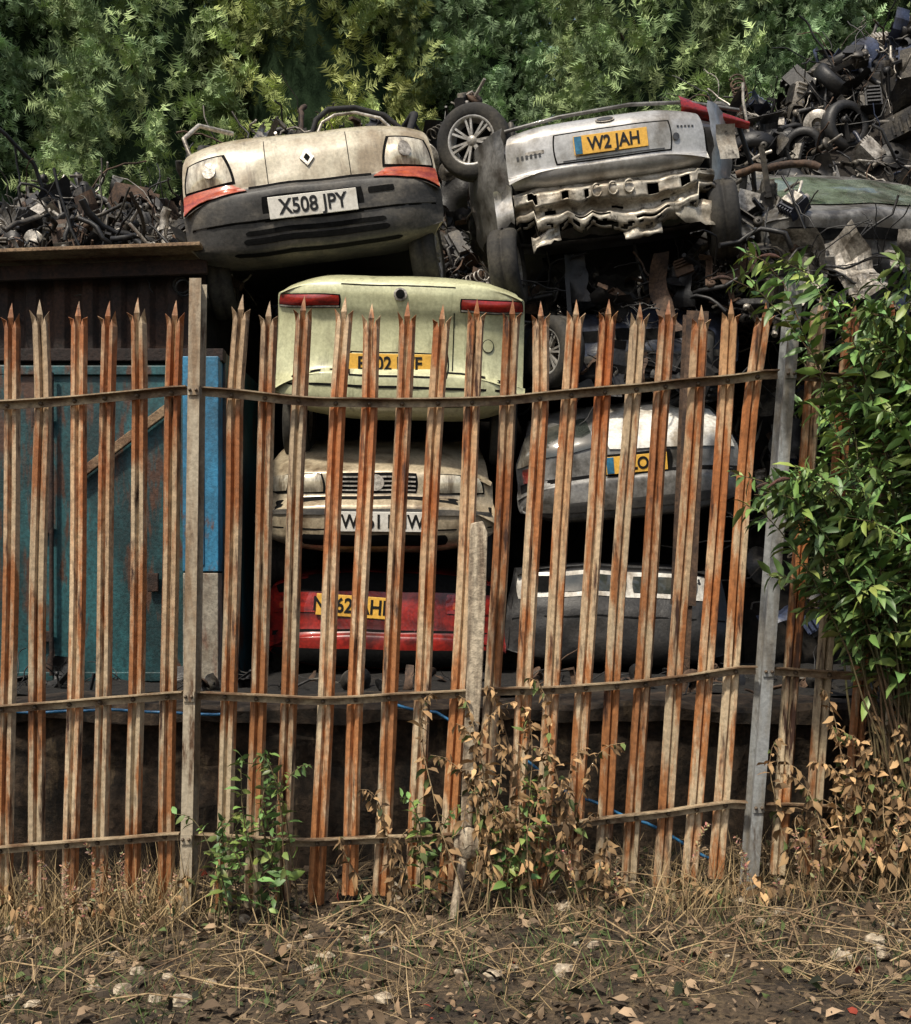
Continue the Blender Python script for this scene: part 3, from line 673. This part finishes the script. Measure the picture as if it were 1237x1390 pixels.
# ------------------------------------------------------------------ scrap heap
tx=[-4.8,-3.5,-2.3,-1.2,-.55,-.3,.45,.8,1.6,2.3,3.0,3.5,4.8]; tz_=[4.8,4.75,4.75,5.3,5.7,6.1,6.15,5.4,5.5,5.95,6.0,6.4,6.9]
def start(x): return float(np.interp(x,[-5,-1.8,-1.6,2.05,2.35,5],[7.85,7.85,10.0,10.0,8.9,8.5]))
def heapz(x,y):
    s=start(x); L=2.0; t=max(0,min(1,(y-s)/L)); t=t*t*(3-2*t)
    top=float(np.interp(x,tx,tz_)); z=3.72+(top-3.72)*t
    if y>s+L+1: z-=(y-s-L-1)*.9
    return z+.16*noise.noise(Vector((x*1.7,y*1.7,4)))
def item(b,x,y,z,sc=1.,kinds=None,pool=None):
    k=R.choice(kinds or [0,0,1,1,2,2,2,3,4,5,5,6,0,5,8,8,8])
    Mx=Matrix.Translation((x,y,z))@Euler((R.uniform(0,6.28),R.uniform(0,6.28),R.uniform(0,6.28))).to_matrix().to_4x4()@Matrix.Scale(sc,4)
    dk=pool is not None
    pool=pool or ([0,0,0,1,2,3,3,0,3,1] if x<1.8 else ([0,0,3,3,3,2,1,4,0,0] if x<2.9 else [4,3,3,0,4,3,0,2,3,0]))
    mi=R.choice(pool)
    if k==0:
        p=Vector((0,0,0)); d=Vector((R.uniform(-1,1),R.uniform(-1,1),R.uniform(-1,1))).normalized(); pts=[p.copy()]
        for i in range(R.randint(4,9)):
            d=(d+Vector((R.uniform(-.6,.6),R.uniform(-.6,.6),R.uniform(-.6,.6)))).normalized(); p=p+d*R.uniform(.04,.12); pts.append(p.copy())
        b.tube(pts,R.choice([.006,.008,.012,.018,.028]),7,mi,Mx)
    elif k==1:
        a,c,h=R.uniform(.12,.30),R.uniform(.10,.2),R.uniform(.08,.2); b.box((0,0,0),(a,c,h),mi,Mx); mj=0 if dk else R.choice([0,2,0])
        b.box((0,0,h*.6),(a*.8,c*.7,h*.3),mj,Mx)
        for i in range(R.randint(3,6)):
            b.box((-a*.45+a*i*.2,c*.52,0),(.015,.04,h*.8),mi,Mx)
        b.lathe([(0,-.03),(.05,-.03),(.06,-.02),(.06,.0),(.03,.01),(.03,.05)],14,mj,Mx@Matrix.Translation((a*.3,-c*.5,0)))
        b.lathe([(0,-.03),(.03,-.03),(.035,.0)],12,mj,Mx@Matrix.Translation((-a*.25,-c*.5,.02)))
        b.tube([(0,-c*.4,h*.6),(.05,-c*.9,h*.8),(.15,-c*.9,h*.3),(.22,-c*.4,0)],.014,7,mj,Mx)
    elif k==2:
        s1,s2=R.uniform(.15,.6),R.uniform(.08,.3); n=7; sd=R.uniform(0,99); cv=R.uniform(-2.5,2.5)
        G=[[Vector(((i/n-.5)*s1,(j/n-.5)*s2*(1+.5*noise.noise(Vector((i*.8,sd,0)))),cv*((i/n-.5)*s1)**2+.13*noise.noise(Vector(((i/n)*s1*5+sd,j/n*s2*5,0))))) for j in range(n+1)] for i in range(n+1)]
        b.sheet(G,mi,Mx,smooth=R.random()<.4)
    elif k==3:
        b.lathe([(.02,-.03),(.05,-.03),(.06,0),(.12,0),(.125,.006),(.12,.015),(.05,.015)],22,mi,Mx)
    elif k==4:
        pts=[(.055*math.cos(a),.055*math.sin(a),a*.010) for a in [i*.5 for i in range(60)]]; b.tube(pts,.008,5,mi,Mx)
    elif k==5:
        for q in range(R.randint(2,6)):
            p=Vector((0,0,0)); d=Vector((R.uniform(-1,1),R.uniform(-1,1),R.uniform(-1,1))).normalized(); pts=[p.copy()]
            for i in range(9):
                d=(d+Vector((R.uniform(-.5,.5),R.uniform(-.5,.5),R.uniform(-.7,.3)))).normalized(); p=p+d*R.uniform(.03,.08); pts.append(p.copy())
            b.tube(pts,R.choice([.004,.005,.008]),5,3 if dk else R.choice([3,3,0,2,1]),Mx)
    elif k==6:
        L=R.uniform(.25,.5); b.tube([(0,0,0),(0,0,L*.55)],.026,10,mi,Mx); b.tube([(0,0,L*.55),(0,0,L)],.012,8,mi if dk else 2,Mx)
        b.lathe([(.0,-.01),(.06,-.01),(.065,.01),(.0,.012)],14,mi,Mx@Matrix.Translation((0,0,L*.5))@Matrix.Rotation(rad(90),4,'X'))
    elif k==7:
        r=.27; w=.17
        b.lathe([(r*.62,-w*.42),(r*.70,-w*.5),(r*.9,-w*.5),(r,-w*.25),(r,w*.25),(r*.9,w*.5),(r*.70,w*.5),(r*.62,w*.42)],26,3,Mx)
    elif k==8:
        w=R.uniform(.02,.05); L=R.uniform(.12,.4)
        b.box((0,0,0),(L,w,.008),mi,Mx); b.box((0,w/2,.02),(L,.006,.04),mi,Mx); b.box((L*.45,0,.05),(.02,w,.1),mi,Mx)
        b.lathe([(.012,-.02),(.03,-.02),(.03,.02),(.012,.02)],12,mi,Mx@Matrix.Translation((-L*.5,0,0)))
SM=[M_s1,M_s2,M_s3,M_s4,M_s5]
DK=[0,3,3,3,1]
def heap():
    e=empty('scrap_heap'); b=MB(); V=[];F=[]; nx,ny=90,30
    for j in range(ny+1):
        for i in range(nx+1):
            x=-5+10*i/nx; y=start(x)+(j-1)*.17 if j>0 else start(x)-.02
            z=heapz(x,max(y,start(x))) if j>0 else .9
            V.append((x,y,z-.06))
    for j in range(ny):
        for i in range(nx): F.append((j*(nx+1)+i,j*(nx+1)+i+1,(j+1)*(nx+1)+i+1,(j+1)*(nx+1)+i))
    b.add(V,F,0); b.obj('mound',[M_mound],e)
    b=MB()
    for i in range(2100):
        x=R.uniform(-4.0,4.6)
        s=start(x); y=s+abs(R.gauss(0,1))*1.1+R.uniform(0,.4)
        if y>s+3: y=s+R.uniform(0,3)
        z=heapz(x,y)+R.uniform(-.04,.16)
        if x>2 : z+=R.uniform(0,.12)
        item(b,x,y,z,R.uniform(.55,1.25))
    for i in range(16):
        x=R.uniform(1.3,4.4); s=start(x); y=s+R.uniform(.3,2.5); item(b,x,y,heapz(x,y)+.08,R.uniform(.7,1.),[7])
    for i in range(26):
        x=R.uniform(-3.2,4.2); s=start(x); y=s+R.uniform(.4,1.8); z=heapz(x,y); d=Vector((R.uniform(-1,1),R.uniform(-.3,.3),R.uniform(.15,.7))).normalized(); L=R.uniform(.4,.9)
        p0=Vector((x,y,z)); b.tube([p0,p0+d*L*.4,p0+d*L*.75+Vector((.05,0,.02)),p0+d*L+Vector((.12,0,-.04))],R.uniform(.008,.022),6,R.choice([0,3,3,2,4]))
    for i in range(300):
        x=R.uniform(2.2,4.4); y=start(x)-R.uniform(0,.35); z=R.uniform(1.2,4.4); item(b,x,y,z,R.uniform(.7,1.4))
    b.obj('engine_parts',SM,e,bevel=0)
    b=MB()
    for i in range(110): item(b,R.uniform(-1.75,-.2),R.uniform(8.5,9.5),R.uniform(4.75,5.12),R.uniform(.6,1.1))
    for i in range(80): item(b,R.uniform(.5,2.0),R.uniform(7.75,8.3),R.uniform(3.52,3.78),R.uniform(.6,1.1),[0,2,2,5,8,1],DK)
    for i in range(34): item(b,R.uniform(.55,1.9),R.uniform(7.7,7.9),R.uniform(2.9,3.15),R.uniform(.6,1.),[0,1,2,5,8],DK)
    for i in range(70): item(b,R.uniform(1.9,2.4),R.uniform(7.7,8.5),R.uniform(3.4,4.5),R.uniform(.7,1.2))
    for i in range(70): item(b,R.uniform(2.2,3.8),R.uniform(7.5,7.8),R.uniform(3.3,3.85),R.uniform(.7,1.2),[0,1,2,2,5,8],[0,3,3,4,2])
    for i in range(50): item(b,R.uniform(-.1,.5),R.uniform(8.3,9.2),R.uniform(4.3,5.2),R.uniform(.6,1.1))
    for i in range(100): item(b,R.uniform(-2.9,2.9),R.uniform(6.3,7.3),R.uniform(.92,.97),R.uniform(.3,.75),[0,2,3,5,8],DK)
    b.obj('loose_parts',SM,e)
heap()

# hoses
b=MB()
def wob(pts,n=24):
    P=[Vector(p) for p in pts]; out=[]
    for i in range(len(P)-1):
        for j in range(n//(len(P)-1)):
            t=j/(n//(len(P)-1)); q=P[i].lerp(P[i+1],t); out.append(q+Vector((0,.01*noise.noise(q*3),.03*noise.noise(q*4+Vector((3,3,3))))))
    return out+[P[-1]]
b.tube(wob([(-2.5,5.85,.88),(-1.9,5.82,.885),(-1.2,5.83,.87)]),.008,7)
b.tube(wob([(-.35,5.8,.93),(-.1,5.78,.88),(.02,5.75,.80)]),.008,7)
b.tube(wob([(.32,5.7,.66),(.6,5.6,.48),(.95,5.5,.38),(1.25,5.45,.2)]),.008,7)
b.obj('hose',[M_hose])

# ------------------------------------------------------------------ conifers
def conifer_mesh(seed,H,Rad,hue,nb=700,per=36):
    rng=np.random.default_rng(seed)
    tv=[];tf=[]
    tv+=[(-.025,0,0),(.025,0,0),(.05,1,-.10)]; tf.append((0,1,2))
    for i in range(5):
        y=.06+i*.16
        for s in(-1,1):
            l=(.42*(1-y*.55))*rng.uniform(.5,1.3); n=len(tv); tv+=[(0,y,0),(0,y+.12,0),(s*l,y+l*rng.uniform(.3,1.3),rng.uniform(-.22,.22))]; tf.append((n,n+1,n+2))
    h=np.where(rng.random(nb)<.85,3.4+(H-3.4)*rng.random(nb)**.95,1+2.5*rng.random(nb)); an=rng.random(nb)*2*np.pi
    prof=np.clip(1-h/H,0,1)**.55
    Rb=Rad*prof*(.62+.50*rng.random(nb))+.15
    tint=.45+.90*rng.random(nb); yel=rng.random(nb)
    locs=[];dirs=[];sz=[];cols=[]
    for i in range(nb):
        t=.45+.55*rng.random(per)**.6
        out=np.array([math.cos(an[i]),math.sin(an[i]),0.])
        up=.35+.45*rng.random()
        d=out+np.array([0,0,up]); d/=np.linalg.norm(d)
        p=np.array([0,0,h[i]])+d[None]*(Rb[i]*t)[:,None]
        sp=.36*(1.2-t)
        p+=rng.normal(size=(per,3))*sp[:,None]*.6
        dd=d[None]+rng.normal(size=(per,3))*.7; dd[:,2]+=.25
        locs.append(p);dirs.append(dd);sz.append(.08+.12*rng.random(per))
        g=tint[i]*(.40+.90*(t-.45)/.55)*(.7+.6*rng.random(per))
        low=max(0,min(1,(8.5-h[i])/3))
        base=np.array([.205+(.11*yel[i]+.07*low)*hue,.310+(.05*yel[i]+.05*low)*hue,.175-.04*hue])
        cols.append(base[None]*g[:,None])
    locs=np.concatenate(locs);dirs=np.concatenate(dirs);sz=np.concatenate(sz);cols=np.concatenate(cols)
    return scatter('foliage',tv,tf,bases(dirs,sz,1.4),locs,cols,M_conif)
protos=[conifer_mesh(101,13.5,2.0,.5),conifer_mesh(202,14.5,2.2,1.0),conifer_mesh(303,12.8,1.9,.2)]
meshes=[o.data for o in protos]
for o in protos: bpy.data.objects.remove(o)
def trunk_mesh(H,Rad):
    b=MB(); b.tube([(0,0,0),(.05,0,H*.3),(-.04,.03,H*.7),(0,0,H*.97)],[.22,.17,.09,.02],10,0)
    for i in range(40):
        a=R.uniform(0,6.28); h=R.uniform(1,H*.9); L=Rad*(1-h/H)**.55*.8
        b.tube([(0,0,h),(math.cos(a)*L*.5,math.sin(a)*L*.5,h+.15*L),(math.cos(a)*L,math.sin(a)*L,h+.4*L)],[.04,.025,.008],5,0)
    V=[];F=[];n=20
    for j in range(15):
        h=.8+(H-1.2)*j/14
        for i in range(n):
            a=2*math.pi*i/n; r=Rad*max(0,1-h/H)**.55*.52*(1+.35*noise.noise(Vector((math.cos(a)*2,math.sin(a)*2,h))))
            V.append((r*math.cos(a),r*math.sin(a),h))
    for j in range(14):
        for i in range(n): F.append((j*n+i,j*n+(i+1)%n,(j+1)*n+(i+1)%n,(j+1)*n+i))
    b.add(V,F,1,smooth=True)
    o=b.obj('t',[M_bark,M_core]); me=o.data; bpy.data.objects.remove(o); return me
tmesh=[trunk_mesh(13.5,2.0),trunk_mesh(14.5,2.2),trunk_mesh(12.8,1.9)]
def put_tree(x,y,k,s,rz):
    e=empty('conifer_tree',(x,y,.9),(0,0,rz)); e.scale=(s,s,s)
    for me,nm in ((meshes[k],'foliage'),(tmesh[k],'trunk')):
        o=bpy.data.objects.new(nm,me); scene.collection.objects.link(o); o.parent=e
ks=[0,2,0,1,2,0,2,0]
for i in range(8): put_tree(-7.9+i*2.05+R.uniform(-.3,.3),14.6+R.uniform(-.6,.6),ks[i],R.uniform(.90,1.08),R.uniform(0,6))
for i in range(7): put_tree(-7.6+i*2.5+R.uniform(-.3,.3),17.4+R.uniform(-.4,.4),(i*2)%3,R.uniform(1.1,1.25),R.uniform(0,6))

# ------------------------------------------------------------------ leafy plants
def arc(p0,p1,sag,n=9):
    p0=Vector(p0);p1=Vector(p1); out=[]
    for i in range(n+1):
        t=i/n; q=p0.lerp(p1,t); q.z=p0.z+(p1.z-p0.z)*(1-(1-t)**1.6); q+=Vector(sag)*math.sin(t*math.pi)
        q+=Vector((noise.noise(q*3),noise.noise(q*3+Vector((5,0,0))),0))*.03; out.append(q)
    return out
def leafy(name,stems,leaf_mat,stem_mat,size,colf,step=.05,t0=.3,droop=.0,wid=1.,sr=.006,spread=1.,per=2,tv=LEAF_V,jit=.2,spikes=0):
    e=empty(name); b=MB(); L=[];D=[];S=[];C=[]
    for si,pts in enumerate(stems):
        b.tube(pts,[sr*(1-.75*i/(len(pts)-1)) for i in range(len(pts))],6,0)
        if si<spikes:
            p=pts[-1]; dd=(pts[-1]-pts[-2]).normalized()+Vector((R.uniform(-.4,.2),0,.1))
            q=[p+dd*.018*i+Vector((0,0,-.002*i*i)) for i in range(6)]
            b.tube(q,[.004,.009,.010,.008,.006,.002],8,1)
        tot=sum((pts[i+1]-pts[i]).length for i in range(len(pts)-1)); n=int(tot*(1-t0)/step); a=R.uniform(0,6)
        tint=R.uniform(.6,1.25)
        for k in range(n):
            t=t0+(1-t0)*(k+R.random()*.6)/max(n,1); f=min(t,.999)*(len(pts)-1); i=int(f); p=pts[i].lerp(pts[i+1],f-i)
            tg=(pts[i+1]-pts[i]).normalized(); a+=1.57+R.uniform(-.3,.3)
            s=tg.cross(Vector((0,0,1)));  s=s.normalized() if s.length>.1 else Vector((1,0,0)); u=s.cross(tg)
            for q in range(per):
                ang=a+q*2*math.pi/per; d=(s*math.cos(ang)+u*math.sin(ang))*spread+tg*.55+Vector((0,0,-droop))
                d+=Vector((R.gauss(0,jit),R.gauss(0,jit),R.gauss(0,jit)))
                L.append(p);D.append(d);S.append(size*R.uniform(.45,1.25)*(1.1-.5*t)); c=colf(); C.append((c[0]*tint,c[1]*tint,c[2]*tint))
    b.obj('stems',[stem_mat,M_flower],e)
    rv=NR.normal(size=(len(L),3))*.5+np.array([0,0,1.])
    D=np.array([tuple(x) for x in D])
    M=bases(D,np.array(S),wid,rv)
    scatter('leaves',tv,LEAF_F,M,np.array([tuple(x) for x in L]),np.array(C),leaf_mat,e)
    return e
def green():
    g=R.uniform(.45,1.45); y=R.random()
    return ((.10+.10*y*y)*g,(.185+.05*y)*g,(.05+.015*R.random())*g)
def brown():
    g=R.uniform(.3,1.5); y=R.random()
    if R.random()<.12: return (.09*g,.12*g,.035*g)
    return ((.22+.14*y)*g,(.13+.10*y)*g,(.06+.05*y)*g)
st=[]
for i in range(160):
    bx=R.uniform(1.85,2.9); txx=1.45+1.3*R.random()**.85; zt=R.uniform(1.30,2.95)
    if txx<1.65 and zt>2.3: txx+=.25
    if i<18: txx=R.uniform(1.20,1.5); zt=R.choice([1.95,2.05,2.1,2.0,2.8,2.0,2.9,1.9,1.6]); bx=2.1
    if i in (3,9,40,60): zt=3.05
    yy=R.uniform(4.6,5.08)
    st.append(arc((bx,R.uniform(4.85,5.1),gz(bx)),(txx,yy,zt),(R.uniform(.0,.2),0,R.uniform(0,.2)),11))
leafy('buddleia_bush',st,M_leaf,M_stem,.155,green,step=.041,t0=.48,droop=.4,wid=1.0,sr=.006,spikes=5,jit=.32)
st=[]
for i in range(48):
    bx=R.uniform(1.9,3.2); txx=R.uniform(1.75,3.2); st.append(arc((bx,R.uniform(5.45,5.8),gz(bx)),(txx,R.uniform(5.45,6.2),R.uniform(1.5,3.1)),(0,0,.15),10))
leafy('buddleia_bush',st,M_leaf,M_stem,.15,green,step=.045,t0=.4,droop=.35,sr=.008,spikes=3,jit=.3)
st=[]
for (x0,x1,n,zm) in ((-1.15,-.98,7,.70),(-.95,-.68,10,.85),(-.3,-.1,3,.9),(.12,.28,5,1.1),(.2,.6,7,.7)):
    for i in range(n):
        x=R.uniform(x0,x1); st.append(arc((x,R.uniform(4.9,5.1),gz(x)),(x+R.uniform(-.22,.22),R.uniform(4.9,5.1),R.uniform(.25,zm)),(R.uniform(-.08,.08),-.03,.05),8))
leafy('climbing_weed',st,M_leaf,M_stem,.078,green,step=.042,t0=.15,droop=.5,wid=1.5,sr=.004,jit=.4)
st=[]
for (x0,x1,n,zm) in ((-.35,-.05,7,.75),(.0,.35,15,1.15),(.3,.62,12,.85),(.55,.9,6,.4),(1.5,2.4,46,.95),(1.7,2.6,26,1.25),(-2.3,-1.3,7,.25),(.8,1.5,9,.25)):
    for i in range(n):
        x=R.uniform(x0,x1); z0=R.uniform(zm*.4,zm)
        st.append(arc((x,R.uniform(4.88,5.1),gz(x)),(x+R.uniform(-.28,.28),R.uniform(4.85,5.1),z0),(R.uniform(-.12,.12),-.04,.05),8))
leafy('withered_weed',st,M_dead,M_dstem,.075,brown,step=.036,t0=.15,droop=1.1,wid=1.25,sr=.0035,spread=.8,tv=CURL_V,jit=.5)
st=[]
for i in range(34):
    x=R.choice([R.uniform(-2.0,-1.55),R.uniform(-1.7,-1.3),R.uniform(1.0,2.3),R.uniform(-2.0,2.0)]); y=R.uniform(4.5,5.1)
    st.append(arc((x,y,gz(x)),(x+R.uniform(-.12,.12),y,gz(x)+R.uniform(.2,.45)),(R.uniform(-.03,.03),0,0),7))
leafy('dry_seed_stalk',st,M_dead,M_dstem,.026,lambda:(.30*R.uniform(.6,1.2),.20*R.uniform(.6,1.2),.11),step=.014,t0=.35,droop=-.2,wid=1.6,sr=.0025,per=3,jit=.4)

# ground litter and grass
N=12500
xs=NR.uniform(-3.0,3.2,N); ys=NR.uniform(3.6,5.95,N)
zs=np.array([gz(x)+gnoise(x,y)+R.uniform(.002,.03) for x,y in zip(xs,ys)])
D=NR.normal(size=(N,3)); D[:,2]*=.5
g=(.10+1.05*NR.random(N)**1.8)[:,None]; y=NR.random(N)[:,None]
cols=(np.array([[.15,.095,.052]])+y*np.array([[.22,.165,.11]]))*g
gm=NR.random(N)<.14; cols[gm]=np.array([.08,.11,.035])*g[gm]
rm=NR.random(N)<.010; cols[rm]=np.array([.20,.03,.015])
rv=NR.normal(size=(N,3))*.8+np.array([0,0,1.])
scatter('leaf_litter',CURL_V,LEAF_F,bases(D,.012+.068*NR.random(N)**3,1.6,rv),np.stack([xs,ys,zs],1),cols,M_dead)
def grass(name,N,xr,yr,hmin,hmax,colr,wd=.006,lie=.5,up=1.,per=9):
    tv=[(-wd,0,0),(wd,0,0),(-wd*.8,.5,.06),(wd*.8,.5,.06),(0,1,.28)]; tf=[(0,1,3),(0,3,2),(2,3,4)]
    nc=max(8,N//per); cx=NR.uniform(*xr,nc); cy=NR.uniform(*yr,nc); idx=NR.integers(0,nc,N)
    xs=cx[idx]+NR.normal(size=N)*.06; ys=cy[idx]+NR.normal(size=N)*.06
    zs=np.array([gz(x)+gnoise(x,y) for x,y in zip(xs,ys)])+.004
    D=NR.normal(size=(N,3))*lie; D[:,2]=np.abs(D[:,2])*.3+up
    g=NR.uniform(.3,1.3,N)[:,None]
    scatter(name,tv,tf,bases(D,NR.uniform(hmin,hmax,N),1.),np.stack([xs,ys,zs],1),np.array([colr])*g,M_dead)
grass('dry_grass',2600,(-3.0,3.2),(3.9,5.5),.04,.16,(.30,.21,.10),.012,.7,.7,16)
grass('dry_grass',5200,(-3.0,3.2),(3.7,5.9),.05,.26,(.29,.21,.115),.008,1.,.08,18)
grass('dry_grass',700,(-2.2,-1.2),(4.9,5.3),.12,.42,(.36,.26,.13),.007)
grass('dry_grass',1000,(.9,3.0),(4.7,5.4),.08,.34,(.28,.20,.10),.008)
grass('green_grass',2200,(-2.5,2.5),(3.9,5.3),.03,.12,(.08,.12,.035),.02,.7)
b=MB()
for i in range(340):
    x=R.uniform(-2.6,2.8); y=R.uniform(3.9,5.6); a=R.uniform(0,3.14); L=R.uniform(.1,.5); z=gz(x)+R.uniform(.02,.05)
    b.tube([(x,y,z),(x+math.cos(a)*L*.5,y+math.sin(a)*L*.5,z+R.uniform(0,.07)),(x+math.cos(a)*L,y+math.sin(a)*L,z+R.uniform(-.01,.05))],R.uniform(.0015,.004),5)
b.obj('fallen_twigs',[M_dstem])
b=MB()
for i in range(110):
    x=R.uniform(-2.4,2.6); y=R.uniform(4.0,5.6); s=R.uniform(.012,.045)
    V=[];F=[];n=8
    for j in range(1,5):
        for k in range(n):
            a=2*math.pi*k/n; ph=math.pi*j/5; q=Vector((math.sin(ph)*math.cos(a),math.sin(ph)*math.sin(a)*.8,math.cos(ph)*.6)); q*=s*(1+.5*noise.noise(q*2+Vector((x,y,0)))); V.append(q+Vector((x,y,gz(x)+s*.3)))
    for j in range(3):
        for k in range(n): F.append((j*n+k,(j+1)*n+k,(j+1)*n+(k+1)%n,j*n+(k+1)%n))
    F.append(tuple(range(n))); b.add(V,F,0)
b.obj('rubble_stones',[M_wood])

# ------------------------------------------------------------------ light & camera
w=bpy.data.worlds.new('World'); scene.world=w; w.use_nodes=True
nt=w.node_tree; bg=nt.nodes['Background']; sk=nt.nodes.new('ShaderNodeTexSky'); sk.sky_type='NISHITA'; sk.sun_disc=False
EL,AZ=rad(56),rad(212)
sk.sun_elevation=EL; sk.sun_rotation=AZ; sk.air_density=1.3; sk.dust_density=4
nt.links.new(sk.outputs[0],bg.inputs[0]); bg.inputs[1].default_value=.145
sd=bpy.data.lights.new('sun','SUN'); sd.energy=5.0; sd.angle=rad(4); sd.color=(1,.93,.80)
so=bpy.data.objects.new('sun',sd); scene.collection.objects.link(so)
v=Vector((math.sin(AZ)*math.cos(EL),math.cos(AZ)*math.cos(EL),math.sin(EL)))
so.rotation_euler=v.to_track_quat('Z','Y').to_euler()
cam=bpy.data.cameras.new('camera'); co=bpy.data.objects.new('camera',cam); scene.collection.objects.link(co)
co.location=(0,0,1.6); co.rotation_euler=(math.pi/2,0,0)
cam.sensor_fit='HORIZONTAL'; cam.sensor_width=36; cam.lens=36*1500/1237; cam.shift_y=85/1237; cam.clip_end=600; cam.clip_start=.05
scene.camera=co
scene.view_settings.view_transform='Standard'; scene.view_settings.look='None'; scene.view_settings.exposure=0
